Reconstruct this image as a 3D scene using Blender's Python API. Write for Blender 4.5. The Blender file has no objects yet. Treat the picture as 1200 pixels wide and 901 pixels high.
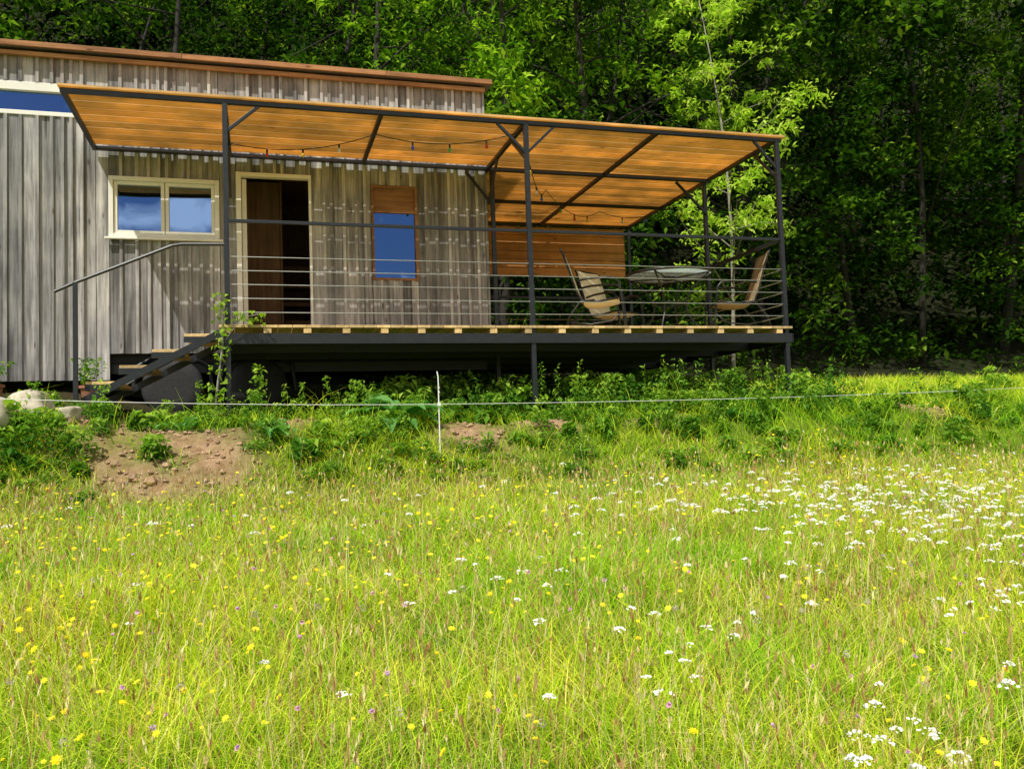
import bpy, math, numpy as np, random
from mathutils import Vector, Matrix
rng=np.random.default_rng(7); random.seed(7)
S=bpy.context.scene
COL=S.collection
# ---------------------------------------------------------------- helpers
def empty(name,loc=(0,0,0)):
    o=bpy.data.objects.new(name,None); o.location=loc; o.empty_display_size=.2; COL.objects.link(o); return o
class MB:
    def __init__(s): s.v=[];s.f=[];s.a=[]
    def box(s,x0,x1,y0,y1,z0,z1,a=None):
        a=random.random() if a is None else a
        n=len(s.v)
        s.v+=[(x,y,z) for x in(x0,x1) for y in(y0,y1) for z in(z0,z1)]
        s.f+=[(n,n+1,n+3,n+2),(n+4,n+6,n+7,n+5),(n,n+4,n+5,n+1),(n+2,n+3,n+7,n+6),(n,n+2,n+6,n+4),(n+1,n+5,n+7,n+3)]
        s.a+=[a]*8
    def obox(s,p0,p1,w,h,up=(0,0,1),a=None):
        a=random.random() if a is None else a
        p0=Vector(p0);p1=Vector(p1);d=(p1-p0).normalized();up=Vector(up)
        sd=d.cross(up)
        if sd.length<1e-3: sd=d.cross(Vector((0,1,0)))
        sd.normalize();u=sd.cross(d).normalized()
        n=len(s.v)
        for p in(p0,p1):
            for i,j in((-1,-1),(1,-1),(1,1),(-1,1)): s.v.append(tuple(p+sd*i*w/2+u*j*h/2))
        s.f+=[(n,n+1,n+2,n+3),(n+7,n+6,n+5,n+4)]+[(n+i,n+4+i,n+4+(i+1)%4,n+(i+1)%4) for i in range(4)]
        s.a+=[a]*8
    def tube(s,pts,r,n=8,closed=False,a=None):
        a=random.random() if a is None else a
        pts=[Vector(p) for p in pts];m=len(pts);b=len(s.v)
        rr=r if hasattr(r,'__len__') else [r]*m
        prev=None
        for i,p in enumerate(pts):
            if closed: t=pts[(i+1)%m]-pts[i-1]
            else: t=pts[min(i+1,m-1)]-pts[max(i-1,0)]
            t.normalize()
            if prev is None:
                ref=Vector((0,0,1)) if abs(t.z)<.9 else Vector((1,0,0))
                sd=t.cross(ref).normalized()
            else:
                sd=prev-t*prev.dot(t)
                sd=sd.normalized() if sd.length>1e-4 else t.orthogonal().normalized()
            prev=sd;u=sd.cross(t)
            for k in range(n):
                an=2*math.pi*k/n
                s.v.append(tuple(p+(sd*math.cos(an)+u*math.sin(an))*rr[i]))
            s.a+=[a]*n
        for i in range(m if closed else m-1):
            c=b+i*n;d=b+((i+1)%m)*n
            for k in range(n): s.f.append((c+k,c+(k+1)%n,d+(k+1)%n,d+k))
        if not closed:
            s.f.append(tuple(b+k for k in range(n))[::-1]);s.f.append(tuple(b+(m-1)*n+k for k in range(n)))
    def lathe(s,prof,c=(0,0,0),n=24,axis='z',a=.5):
        b=len(s.v);m=len(prof)
        for r,h in prof:
            for k in range(n):
                an=2*math.pi*k/n;x,y=r*math.cos(an),r*math.sin(an)
                s.v.append((c[0]+x,c[1]+y,c[2]+h) if axis=='z' else (c[0]+x,c[1]+h,c[2]+y))
        s.a+=[a]*(m*n)
        for i in range(m-1):
            for k in range(n): s.f.append((b+i*n+k,b+i*n+(k+1)%n,b+(i+1)*n+(k+1)%n,b+(i+1)*n+k))
        s.f.append(tuple(b+k for k in range(n))[::-1]);s.f.append(tuple(b+(m-1)*n+k for k in range(n)))
    def poly(s,vs,fs,a=.5):
        n=len(s.v);s.v+=[tuple(v) for v in vs];s.a+=[a]*len(vs);s.f+=[tuple(i+n for i in f) for f in fs]
    def build(s,name,mat,parent=None,smooth=False,bevel=0):
        me=bpy.data.meshes.new(name);me.from_pydata(s.v,[],s.f)
        at=me.attributes.new("v",'FLOAT','POINT');at.data.foreach_set("value",s.a)
        me.materials.append(mat)
        import bmesh
        bm=bmesh.new();bm.from_mesh(me);bmesh.ops.recalc_face_normals(bm,faces=bm.faces);bm.to_mesh(me);bm.free()
        if smooth: me.shade_smooth()
        o=bpy.data.objects.new(name,me);COL.objects.link(o)
        if parent: o.parent=parent
        if bevel:
            m=o.modifiers.new("b",'BEVEL');m.width=bevel;m.segments=2;m.limit_method='ANGLE'
        return o
def npmesh(name,V,Q,attr,mat,parent=None,smooth=False):
    me=bpy.data.meshes.new(name)
    me.vertices.add(len(V));me.vertices.foreach_set("co",np.ascontiguousarray(V,dtype=np.float32).ravel())
    me.loops.add(Q.size);me.loops.foreach_set("vertex_index",np.ascontiguousarray(Q,dtype=np.int32).ravel())
    me.polygons.add(len(Q));me.polygons.foreach_set("loop_start",np.arange(0,Q.size,4,dtype=np.int32))
    me.update(calc_edges=True)
    at=attr if isinstance(attr,dict) else {"v":attr}
    for k,a in at.items():
        x=me.attributes.new(k,'FLOAT','POINT');x.data.foreach_set("value",np.ascontiguousarray(a,dtype=np.float32))
    me.materials.append(mat)
    if smooth: me.polygons.foreach_set("use_smooth",np.ones(len(Q),dtype=bool))
    o=bpy.data.objects.new(name,me);COL.objects.link(o)
    if parent:o.parent=parent
    return o
def nrm(a): return a/np.maximum(np.linalg.norm(a,axis=-1,keepdims=True),1e-9)
# ---------------------------------------------------------------- materials
def newmat(name):
    m=bpy.data.materials.new(name);m.use_nodes=True;nt=m.node_tree;nt.nodes.clear()
    return m,nt,nt.nodes,nt.links
def ramp(N,stops):
    r=N.new("ShaderNodeValToRGB")
    e=r.color_ramp.elements
    e[0].position,e[0].color=stops[0][0],(*stops[0][1],1)
    e[1].position,e[1].color=stops[-1][0],(*stops[-1][1],1)
    for p,c in stops[1:-1]:
        x=e.new(p);x.color=(*c,1)
    return r
def attr(N,n="v"):
    a=N.new("ShaderNodeAttribute");a.attribute_name=n;return a
def noise(N,L,scale,mapscale=None,detail=4,coord="Object",rough=.6):
    tc=N.new("ShaderNodeTexCoord");no=N.new("ShaderNodeTexNoise");no.inputs["Scale"].default_value=scale;no.inputs["Detail"].default_value=detail;no.inputs["Roughness"].default_value=rough
    mp=N.new("ShaderNodeMapping")
    if mapscale: mp.inputs["Scale"].default_value=mapscale
    L.new(tc.outputs[coord],mp.inputs["Vector"]);L.new(mp.outputs[0],no.inputs["Vector"])
    return no,mp
def mixc(N,L,a,b,f,mode='MIX'):
    m=N.new("ShaderNodeMix");m.data_type='RGBA';m.blend_type=mode
    for s,v in((m.inputs[0],f),(m.inputs[6],a),(m.inputs[7],b)):
        if hasattr(v,'is_linked'): L.new(v,s)
        elif isinstance(v,(int,float)): s.default_value=v
        else: s.default_value=(*v,1)
    return m.outputs[2]
def bump(N,L,h,st,dist=.01):
    b=N.new("ShaderNodeBump");b.inputs["Strength"].default_value=st;b.inputs["Distance"].default_value=dist;L.new(h,b.inputs["Height"]);return b.outputs[0]
def simple(name,col,rough=.6,metal=0,vary=.25,scale=8,bmp=.1,spec=.5):
    m,nt,N,L=newmat(name);o=N.new("ShaderNodeOutputMaterial");p=N.new("ShaderNodeBsdfPrincipled")
    no,_=noise(N,L,scale);lo=tuple(c*(1-vary) for c in col);hi=tuple(min(1,c*(1+vary)) for c in col)
    r=ramp(N,[(.3,lo),(.7,hi)]);L.new(no.outputs[0],r.inputs[0]);L.new(r.outputs[0],p.inputs["Base Color"])
    p.inputs["Roughness"].default_value=rough;p.inputs["Metallic"].default_value=metal;p.inputs["Specular IOR Level"].default_value=spec
    if bmp:L.new(bump(N,L,no.outputs[0],bmp),p.inputs["Normal"])
    L.new(p.outputs[0],o.inputs[0]);return m
def wood(name,dark,mid,light,axis,rough=.75,trans=0,knots=True,redtop=None,transcol=None,lo=.62,hi=1.25,streak=None):
    m,nt,N,L=newmat(name);o=N.new("ShaderNodeOutputMaterial");p=N.new("ShaderNodeBsdfPrincipled")
    sc=[26,26,26];sc['xyz'.index(axis)]=1.3
    no,mp=noise(N,L,1.0,tuple(sc),6,rough=.7)
    at=attr(N)
    cm=N.new("ShaderNodeCombineXYZ");mu=N.new("ShaderNodeMath");mu.operation='MULTIPLY';mu.inputs[1].default_value=37
    L.new(at.outputs["Fac"],mu.inputs[0])
    for i in range(3):L.new(mu.outputs[0],cm.inputs[i])
    L.new(cm.outputs[0],mp.inputs["Location"])
    r=ramp(N,[(.28,dark),(.5,mid),(.72,light)]);L.new(no.outputs[0],r.inputs[0])
    n2,mp2=noise(N,L,1.0,(2.2,2.2,2.2),3)
    br=ramp(N,[(0,(lo,lo,lo)),(1,(hi,hi*.98,hi*.95))]);L.new(at.outputs["Fac"],br.inputs[0])
    c=mixc(N,L,r.outputs[0],br.outputs[0],1.0,'MULTIPLY')
    r2=ramp(N,[(.3,(.72,.72,.74)),(.65,(1.1,1.08,1.05))]);L.new(n2.outputs[0],r2.inputs[0])
    c=mixc(N,L,c,r2.outputs[0],1.0,'MULTIPLY')
    if streak:
        n3,mp3=noise(N,L,1.0,streak,5,rough=.65);L.new(cm.outputs[0],mp3.inputs["Location"])
        r3=ramp(N,[(.36,(.42,.41,.41)),(.5,(.95,.95,.95)),(.7,(1.15,1.13,1.1))]);L.new(n3.outputs[0],r3.inputs[0])
        c=mixc(N,L,c,r3.outputs[0],1.0,'MULTIPLY')
    if knots:
        vo=N.new("ShaderNodeTexVoronoi");vo.inputs["Scale"].default_value=1
        ks=[7,7,7];ks['xyz'.index(axis)]=2.2
        mk=N.new("ShaderNodeMapping");mk.inputs["Scale"].default_value=ks
        tc=N.new("ShaderNodeTexCoord");L.new(tc.outputs["Object"],mk.inputs["Vector"]);L.new(cm.outputs[0],mk.inputs["Location"]);L.new(mk.outputs[0],vo.inputs["Vector"])
        rk=ramp(N,[(.05,(.35,.3,.27)),(.12,(1,1,1))]);L.new(vo.outputs["Distance"],rk.inputs[0])
        c=mixc(N,L,c,rk.outputs[0],.9,'MULTIPLY')
    if redtop:
        tc=N.new("ShaderNodeTexCoord");sx=N.new("ShaderNodeSeparateXYZ");L.new(tc.outputs["Object"],sx.inputs[0])
        ad=N.new("ShaderNodeMath");ad.operation='MULTIPLY_ADD';ad.inputs[1].default_value=.9;L.new(no.outputs[0],ad.inputs[0]);L.new(sx.outputs[2],ad.inputs[2])
        mr=N.new("ShaderNodeMapRange");mr.inputs[1].default_value=redtop[0];mr.inputs[2].default_value=redtop[1];L.new(ad.outputs[0],mr.inputs[0])
        c=mixc(N,L,c,redtop[2],mr.outputs[0])
    L.new(c,p.inputs["Base Color"]);p.inputs["Roughness"].default_value=rough;p.inputs["Specular IOR Level"].default_value=.25
    L.new(bump(N,L,no.outputs[0],.5,.004),p.inputs["Normal"])
    if trans:
        t=N.new("ShaderNodeBsdfTranslucent");mx=N.new("ShaderNodeMixShader");mx.inputs[0].default_value=trans
        tcx=mixc(N,L,c,transcol or (1,1,1),1.0,'MULTIPLY');L.new(tcx,t.inputs[0])
        L.new(p.outputs[0],mx.inputs[1]);L.new(t.outputs[0],mx.inputs[2]);L.new(mx.outputs[0],o.inputs[0])
    else: L.new(p.outputs[0],o.inputs[0])
    return m
def leafmat(name,stops,trans=.35,patch=None,tboost=(1.3,1.5,.6)):
    m,nt,N,L=newmat(name);o=N.new("ShaderNodeOutputMaterial")
    at=attr(N);r=ramp(N,stops);L.new(at.outputs["Fac"],r.inputs[0]);c=r.outputs[0]
    if patch:
        no,_=noise(N,L,patch[0],None,3);rp=ramp(N,[(.35,patch[1]),(.65,patch[2])]);L.new(no.outputs[0],rp.inputs[0])
        c=mixc(N,L,c,rp.outputs[0],1.0,'MULTIPLY')
    d=N.new("ShaderNodeBsdfDiffuse");L.new(c,d.inputs[0])
    if not trans: L.new(d.outputs[0],o.inputs[0]);return m
    t=N.new("ShaderNodeBsdfTranslucent");L.new(mixc(N,L,c,tboost,1.0,'MULTIPLY'),t.inputs[0])
    mx=N.new("ShaderNodeMixShader");mx.inputs[0].default_value=trans;L.new(d.outputs[0],mx.inputs[1]);L.new(t.outputs[0],mx.inputs[2])
    L.new(mx.outputs[0],o.inputs[0]);return m
M_siding=wood("weathered_siding",(.17,.168,.168),(.42,.415,.41),(.62,.61,.6),'z',redtop=(3.5,4.3,(.42,.2,.11)),lo=.5,hi=1.25,streak=(9,9,.55))
M_larch=wood("larch_slats",(.72,.47,.19),(.86,.62,.3),(.9,.72,.42),'x',trans=.5,transcol=(1,.9,.7),lo=.74,hi=1.1)  # translucency stands in for bounced light glowing on the slat undersides
M_deckw=wood("deck_wood",(.5,.32,.13),(.7,.49,.24),(.8,.62,.36),'y')
M_screen=wood("screen_wood",(.5,.22,.07),(.66,.32,.11),(.74,.42,.18),'x')
M_fascia=wood("fascia_wood",(.2,.09,.04),(.38,.18,.08),(.5,.28,.13),'x')
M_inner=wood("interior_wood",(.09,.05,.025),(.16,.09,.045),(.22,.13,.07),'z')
M_blind=wood("window_wood",(.15,.07,.03),(.26,.13,.06),(.34,.19,.09),'x')
M_steel=simple("black_steel",(.013,.016,.02),.42,.0,.3,20,.03,.5)
M_galv=simple("galvanised_cable",(.5,.5,.5),.35,.8,.1,20,0)
M_rim=simple("rusty_wheel_rim",(.06,.055,.05),.7,0,.4,15,.2)
M_cream=simple("cream_window_paint",(.8,.78,.7),.5,0,.05,5,.02)
M_white=simple("white_plastic",(.8,.8,.78),.5,0,.05,5,0)
M_rubber=simple("tyre_rubber",(.025,.025,.025),.8,0,.3,30,.2)
M_dark=simple("house_backing",(.02,.018,.016),.9,0,.3,5,0)
M_sling=simple("cream_sling_fabric",(.8,.72,.48),.8,0,.08,60,.1)
M_sling2=simple("brown_sling_fabric",(.3,.22,.12),.8,0,.15,60,.1)
M_bronze=simple("dark_metal_frame",(.02,.02,.019),.35,.3,.2,20,.02)
M_rock=simple("rock",(.5,.44,.34),.9,0,.35,7,.8)
M_pot=simple("terracotta",(.3,.13,.07),.8,0,.2,9,.2)
M_bark=simple("bark",(.03,.026,.02),.95,0,.5,12,1.0)
M_barkL=simple("young_bark",(.26,.24,.19),.9,0,.3,15,.4)
M_roof=simple("roof_sheet",(.12,.11,.1),.6,0,.2,5,.1)
def glassmat():
    m,nt,N,L=newmat("window_glass");o=N.new("ShaderNodeOutputMaterial")
    g=N.new("ShaderNodeBsdfGlossy");g.inputs["Roughness"].default_value=.015;g.inputs[0].default_value=(.15,.26,.52,1)  # blue gloss tint paints the reflected sky colour into the panes
    d=N.new("ShaderNodeBsdfDiffuse");d.inputs[0].default_value=(.012,.016,.03,1)
    no,_=noise(N,L,1.3,None,1);L.new(bump(N,L,no.outputs[0],.3,.02),g.inputs["Normal"])
    mx=N.new("ShaderNodeMixShader");mx.inputs[0].default_value=.85
    L.new(d.outputs[0],mx.inputs[1]);L.new(g.outputs[0],mx.inputs[2]);L.new(mx.outputs[0],o.inputs[0]);return m
M_glass=glassmat()
def tglass():
    m,nt,N,L=newmat("table_glass");o=N.new("ShaderNodeOutputMaterial")
    g=N.new("ShaderNodeBsdfGlossy");g.inputs["Roughness"].default_value=.08;g.inputs[0].default_value=(.8,.9,.9,1)
    t=N.new("ShaderNodeBsdfTransparent");t.inputs[0].default_value=(.8,.88,.85,1)
    d=N.new("ShaderNodeBsdfTranslucent");d.inputs[0].default_value=(.8,.88,.84,1)
    a=N.new("ShaderNodeMixShader");a.inputs[0].default_value=.3;L.new(t.outputs[0],a.inputs[1]);L.new(d.outputs[0],a.inputs[2])
    b=N.new("ShaderNodeMixShader");b.inputs[0].default_value=.2;L.new(a.outputs[0],b.inputs[1]);L.new(g.outputs[0],b.inputs[2])
    L.new(b.outputs[0],o.inputs[0]);return m
M_tglass=tglass()
# ---------------------------------------------------------------- terrain
def sst(a,b,x):
    t=np.clip((x-a)/(b-a),0,1);return t*t*(3-2*t)
def wob(X,Y,s=1.0,seed=0):
    return (np.sin(X*1.7*s+seed)+np.sin(Y*2.3*s+1.3+seed*2)+np.sin((X+Y)*3.1*s+.7+seed)+np.sin((X-1.6*Y)*5.3*s+seed*3)*.6)/3.6
def soil(X,Y):
    f=lambda cx,cy,rx,ry:np.exp(-(((X-cx)/rx)**2+((Y-cy)/ry)**2)**1.5)
    s=1.0*f(-.75,8.15,.75,.58)+.8*f(-1.7,8.9,.6,.3)+.9*f(2.05,8.4,.4,.35)+.75*f(2.8,8.6,.35,.25)+.8*f(7.3,8.5,.45,.3)+.8*f(.5,8.6,.45,.2)+.6*f(3.9,8.5,.4,.2)
    s=s+.75*sst(8.9,9.3,Y)*(1-sst(12.5,13.5,Y))*(1-sst(6.0,6.6,X))*sst(-6,-5,X)
    return np.clip(s*(1+.8*wob(X,Y,2.3,2)),0,1)
def G(X,Y):
    X=np.asarray(X,float);Y=np.asarray(Y,float)
    m=np.maximum(-2.78+.148*Y,-12.)
    sh=-1.03+.13*np.clip(Y-8.9,0,2.3)+.05*np.clip(Y-11.2,0,2.3)
    sh=sh+.22*(1-sst(-2.2,-.7,X))+.10*sst(6.5,10,X)
    e=.18*wob(X,Y*0,.7)
    k=sst(7.55,8.85,Y+e)
    z=m*(1-k)+sh*k
    z=z+.07*wob(X,Y,.9,1)*sst(7,8.2,Y)*(1-.6*sst(9,10,Y))+.04*wob(X,Y,.35,4)
    so=soil(X,Y);z=z+so*(.04*wob(X,Y,4.5,3)+.03*wob(X,Y,11,5))*(1-sst(8.9,9.4,Y))+.10*np.exp(-(((X+.6)/.6)**2+((Y-8.1)/.4)**2))
    h=np.clip(.35*np.clip(Y-13.6,0,7)+.85*np.clip(Y-20.6,0,90),0,85)
    return z+h
def axis(a,b,da,lim,g=1.25):
    c=list(np.arange(a,b,da));s=da;x=b
    hi=[]
    while x<lim: hi.append(x);s*=g;x+=s
    hi.append(lim);s=da;x=a;lo=[]
    while x>-lim: s*=g;x-=s;lo.append(max(x,-lim))
    return np.array(sorted(set(lo+c+hi)))
gx=axis(-6,13,.06,600);gy=axis(-1,14,.06,600)
XX,YY=np.meshgrid(gx,gy);ZZ=G(XX,YY)
nx,ny=len(gx),len(gy)
V=np.stack([XX,YY,ZZ],-1).reshape(-1,3)
i=np.arange((ny-1)*(nx-1));r_,c_=i//(nx-1),i%(nx-1);b=r_*nx+c_
Q=np.stack([b,b+1,b+nx+1,b+nx],-1)
def groundmat():
    m,nt,N,L=newmat("meadow_ground");o=N.new("ShaderNodeOutputMaterial");p=N.new("ShaderNodeBsdfPrincipled")
    n1,_=noise(N,L,1.2,None,6);r1=ramp(N,[(.3,(.09,.14,.015)),(.55,(.15,.2,.025)),(.75,(.22,.24,.05))]);L.new(n1.outputs[0],r1.inputs[0])
    n2,_=noise(N,L,9,None,8,rough=.7);r2=ramp(N,[(.25,(.16,.09,.045)),(.5,(.36,.23,.13)),(.75,(.55,.4,.25))]);L.new(n2.outputs[0],r2.inputs[0])
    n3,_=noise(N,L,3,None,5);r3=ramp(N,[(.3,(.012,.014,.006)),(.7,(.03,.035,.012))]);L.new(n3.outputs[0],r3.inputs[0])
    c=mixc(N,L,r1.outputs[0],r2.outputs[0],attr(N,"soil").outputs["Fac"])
    c=mixc(N,L,c,r3.outputs[0],attr(N,"forest").outputs["Fac"])  # mask also carries the shade painted under deck and house
    L.new(c,p.inputs["Base Color"]);p.inputs["Roughness"].default_value=.95;p.inputs["Specular IOR Level"].default_value=.1
    L.new(bump(N,L,n2.outputs[0],1.0,.06),p.inputs["Normal"]);L.new(p.outputs[0],o.inputs[0]);return m
so=soil(XX,YY).ravel();floor_shade=np.maximum(sst(12.2,13.2,YY+.3*wob(XX,YY)),sst(9.3,10.,YY)*(1-sst(6,7,XX))*.9).ravel()  # dark forest floor, plus shade painted into the ground under deck and house
npmesh("meadow_ground",V,Q,{"soil":so,"forest":floor_shade},groundmat(),smooth=True)
# ---------------------------------------------------------------- grass
def blades(P,H,W,lean,seg=3,v=None):
    n=len(P);az=rng.uniform(0,2*math.pi,n);fa=rng.uniform(0,2*math.pi,n)
    ld=np.stack([np.cos(az),np.sin(az),0*az],-1);wd=np.stack([np.cos(fa),np.sin(fa),0*fa],-1)
    rows=[]
    for k in range(seg+1):
        t=k/seg
        c=P+ld*(lean*H*t**2)[:,None]+np.array([0,0,1.])*(H*t*(1-.35*np.minimum(lean,1.3)*t))[:,None]
        w=W*(1-t)**.7*.5+.0004
        rows+= [c-wd*w[:,None],c+wd*w[:,None]]
    V=np.stack(rows,1)
    m=2*(seg+1);b=(np.arange(n)*m)[:,None]
    Q=np.concatenate([b+np.array([[2*k,2*k+1,2*k+3,2*k+2]]) for k in range(seg)],1).reshape(-1,4)
    v=rng.uniform(0,1,n) if v is None else v
    tt=np.tile(np.repeat(np.linspace(0,1,seg+1),2),n)
    return V.reshape(-1,3),Q,np.repeat(v,m),tt
YAW=math.radians(16.22)
def fan(n,r0,r1,pw,half=.85):
    r=r0+(r1-r0)*rng.uniform(0,1,n)**pw;l=rng.uniform(-1,1,n)*(half*r+.6)
    X=r*math.sin(YAW)+l*math.cos(YAW);Y=r*math.cos(YAW)-l*math.sin(YAW)+.11
    return X,Y,r
def grassmat(name,a,bb,cc,tip,trans=.35):
    m,nt,N,L=newmat(name);o=N.new("ShaderNodeOutputMaterial")
    r=ramp(N,[(0,a),(.5,bb),(.86,cc),(1,tip)]);L.new(attr(N).outputs["Fac"],r.inputs[0])
    no,_=noise(N,L,.8,None,4);rp=ramp(N,[(.3,(.55,.86,.5)),(.5,(1,1,1)),(.72,(1.3,1.08,1.0))]);L.new(no.outputs[0],rp.inputs[0])
    c=mixc(N,L,r.outputs[0],rp.outputs[0],1.,'MULTIPLY')
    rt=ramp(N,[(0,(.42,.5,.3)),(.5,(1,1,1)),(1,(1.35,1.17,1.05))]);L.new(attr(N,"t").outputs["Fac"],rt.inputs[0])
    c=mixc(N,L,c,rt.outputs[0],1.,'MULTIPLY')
    d=N.new("ShaderNodeBsdfDiffuse");L.new(c,d.inputs[0]);t=N.new("ShaderNodeBsdfTranslucent");L.new(mixc(N,L,c,(1.2,1.2,.6),1.,'MULTIPLY'),t.inputs[0])
    mx=N.new("ShaderNodeMixShader");mx.inputs[0].default_value=trans;L.new(d.outputs[0],mx.inputs[1]);L.new(t.outputs[0],mx.inputs[2])
    L.new(mx.outputs[0],o.inputs[0]);return m
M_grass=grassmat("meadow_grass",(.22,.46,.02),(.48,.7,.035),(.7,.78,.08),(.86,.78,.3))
X,Y,r=fan(185000,1.3,9.4,.85)
keep=(rng.uniform(0,1,len(X))>soil(X,Y)*1.3)&(Y<7.6+.25*wob(X,Y*0,1.2)+rng.uniform(0,.6,len(X)))
X,Y,r=X[keep],Y[keep],r[keep]
H=(rng.uniform(.09,.32,len(X))+(rng.uniform(0,1,len(X))>.9)*.15*(1-sst(3,5.5,Y)))*(1-.5*sst(4.5,7.6,Y))*(1+.55*wob(X,Y,1.8,3));W=rng.uniform(.002,.0055,len(X))*(.7+.16*r)
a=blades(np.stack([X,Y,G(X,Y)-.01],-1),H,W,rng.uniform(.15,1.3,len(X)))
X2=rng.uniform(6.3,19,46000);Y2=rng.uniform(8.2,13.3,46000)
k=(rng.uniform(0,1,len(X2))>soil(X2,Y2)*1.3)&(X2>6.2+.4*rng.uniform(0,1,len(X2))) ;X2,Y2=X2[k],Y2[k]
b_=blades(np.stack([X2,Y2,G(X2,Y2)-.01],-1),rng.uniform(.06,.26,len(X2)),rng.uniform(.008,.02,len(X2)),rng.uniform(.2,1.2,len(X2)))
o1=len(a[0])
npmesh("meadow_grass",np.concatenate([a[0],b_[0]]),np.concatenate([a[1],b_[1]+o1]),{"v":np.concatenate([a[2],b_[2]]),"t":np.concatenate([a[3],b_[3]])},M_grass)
M_stalk=leafmat("grass_seed_stalks",[(0,(.36,.18,.08)),(.4,(.5,.34,.15)),(.7,(.66,.55,.24)),(1,(.76,.68,.4))],.25)
X,Y,r=fan(12000,1.6,9.0,.9);k=Y<7.9;X,Y,r=X[k],Y[k],r[k]
n=len(X);H=rng.uniform(.24,.54,n)*(1-.4*sst(4,7.6,Y));W=.0016*(.8+.25*r)
ln=rng.uniform(.05,.6,n)
vv=rng.uniform(0,1,n)
sa=blades(np.stack([X,Y,G(X,Y)],-1),H,W,ln,3,vv)
tips=sa[0].reshape(n,8,3)[:,6:8].mean(1)
def heads(C,L,Wd,v,n=4):
    Vs=[];Qs=[];base=0;m=len(C)
    for q in range(2):
        an=rng.uniform(0,math.pi,m)+q*math.pi/2;d=np.stack([np.cos(an),np.sin(an),0*an],-1)
        up=nrm(np.stack([rng.normal(0,.25,m),rng.normal(0,.25,m),np.ones(m)],-1))
        v4=np.stack([C-up*(L*.4)[:,None],C+d*Wd[:,None],C+up*(L*.6)[:,None],C-d*Wd[:,None]],1)
        Vs.append(v4.reshape(-1,3));Qs.append((np.arange(m)*4)[:,None]+np.array([[0,1,2,3]])+base);base+=4*m
    return np.concatenate(Vs),np.concatenate(Qs),np.concatenate([np.repeat(v,4)]*2)
hd=heads(tips,rng.uniform(.02,.06,n),rng.uniform(.002,.0055,n)*(.8+.1*r),vv)
X,Y,r=fan(170,1.7,4.8,.8);X=np.append(X,[.99,.93,1.3,1.05]);Y=np.append(Y,[2.25,2.3,2.6,2.15]);m_=len(X)
pl=blades(np.stack([X,Y,G(X,Y)],-1),rng.uniform(.32,.56,m_),np.full(m_,.002),rng.uniform(.02,.25,m_),3,rng.uniform(.6,1,m_))
pt=pl[0].reshape(m_,8,3)[:,6:8].mean(1);K=34
sp=(pt[:,None]+np.stack([rng.normal(0,.004,(m_,K)),rng.normal(0,.004,(m_,K)),rng.uniform(-.07,.01,(m_,K))],-1)).reshape(-1,3)
ph=heads(sp,np.full(len(sp),.014),np.full(len(sp),.0018),np.repeat(rng.uniform(.3,1,m_),K))
VV=[sa[0],hd[0],pl[0],ph[0]];QQ=[sa[1],hd[1],pl[1],ph[1]];AA=[sa[2],hd[2],pl[2],ph[2]]
of=np.cumsum([0]+[len(q) for q in VV])
npmesh("tall_grass_stalks",np.concatenate(VV),np.concatenate([q+o_ for q,o_ in zip(QQ,of)]),np.concatenate(AA),M_stalk)
# ---------------------------------------------------------------- flowers
def disc(C,R,nrmv,v,k=7,petal=.0):
    m=len(C);ref=np.tile([1.,0,0],(m,1));u=nrm(np.cross(nrmv,ref));w=np.cross(nrmv,u)
    N=2*k;ring=[]
    for j in range(N):
        an=2*math.pi*j/N;rr=R*(1 if j%2==0 else 1-petal)
        ring.append(C+(u*math.cos(an)+w*math.sin(an))*rr[:,None]+nrmv*(R*.25)[:,None])
    V=np.stack([C]+ring,1);b=(np.arange(m)*(N+1))[:,None]
    Q=np.concatenate([b+np.array([[0,1+(2*j+1)%N,1+(2*j+2)%N,1+(2*j+3)%N]]) for j in range(k)],1).reshape(-1,4)
    return V.reshape(-1,3),Q,np.repeat(v,N+1)
def cat(parts):
    V=[];Q=[];A=[];o=0
    for v,q,a in parts: V.append(v);Q.append(q+o);A.append(a);o+=len(v)
    return np.concatenate(V),np.concatenate(Q),np.concatenate(A)
def upn(m,t=.35): return nrm(np.stack([rng.normal(-.1,t,m),rng.normal(-.35,t,m),np.ones(m)],-1))
M_stem=leafmat("flower_stems",[(0,(.2,.32,.05)),(1,(.36,.46,.08))],.2)
def flowers(name,X,Y,hlo,hhi,builder,mat):
    n=len(X);H=rng.uniform(hlo,hhi,n)*(1-.38*sst(4.5,7.6,Y));P=np.stack([X,Y,G(X,Y)],-1)
    s=blades(P,H,np.full(n,.0035),rng.uniform(.02,.3,n),3)
    tips=s[0].reshape(n,8,3)[:,6:8].mean(1)
    root=empty(name)
    npmesh("stems",s[0],s[1],s[2],M_stem,root);v,q,a=builder(tips)
    npmesh("blossoms",v,q,a,mat,root)
M_yel=leafmat("yellow_petals",[(0,(.85,.68,.02)),(1,(.9,.82,.06))],.3,tboost=(1,1,.5))
M_whi=leafmat("white_petals",[(0,(.8,.8,.76)),(1,(.9,.9,.88))],.25,tboost=(1,1,1))
M_pin=leafmat("pink_petals",[(0,(.55,.25,.45)),(.7,(.68,.4,.56)),(1,(.5,.34,.7))],.25,tboost=(1,.9,1))
M_clk=leafmat("seed_clocks",[(0,(.5,.44,.34)),(1,(.64,.58,.48))],.4,tboost=(1,1,1))
X,Y,r=fan(3300,1.6,9,1.0,.8);k=(Y<7.9)&(wob(X,Y,.6,9)+rng.uniform(-.7,.7,len(X))>-.15);X,Y=X[k],Y[k]
def yb(t):
    m=len(t);nn=upn(m);R=rng.uniform(.007,.0175,m);v=rng.uniform(0,1,m)
    return cat([disc(t,R,nn,v,7,.35),disc(t+nn*.003,R*.6,nn,v,6,.3)])
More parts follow.
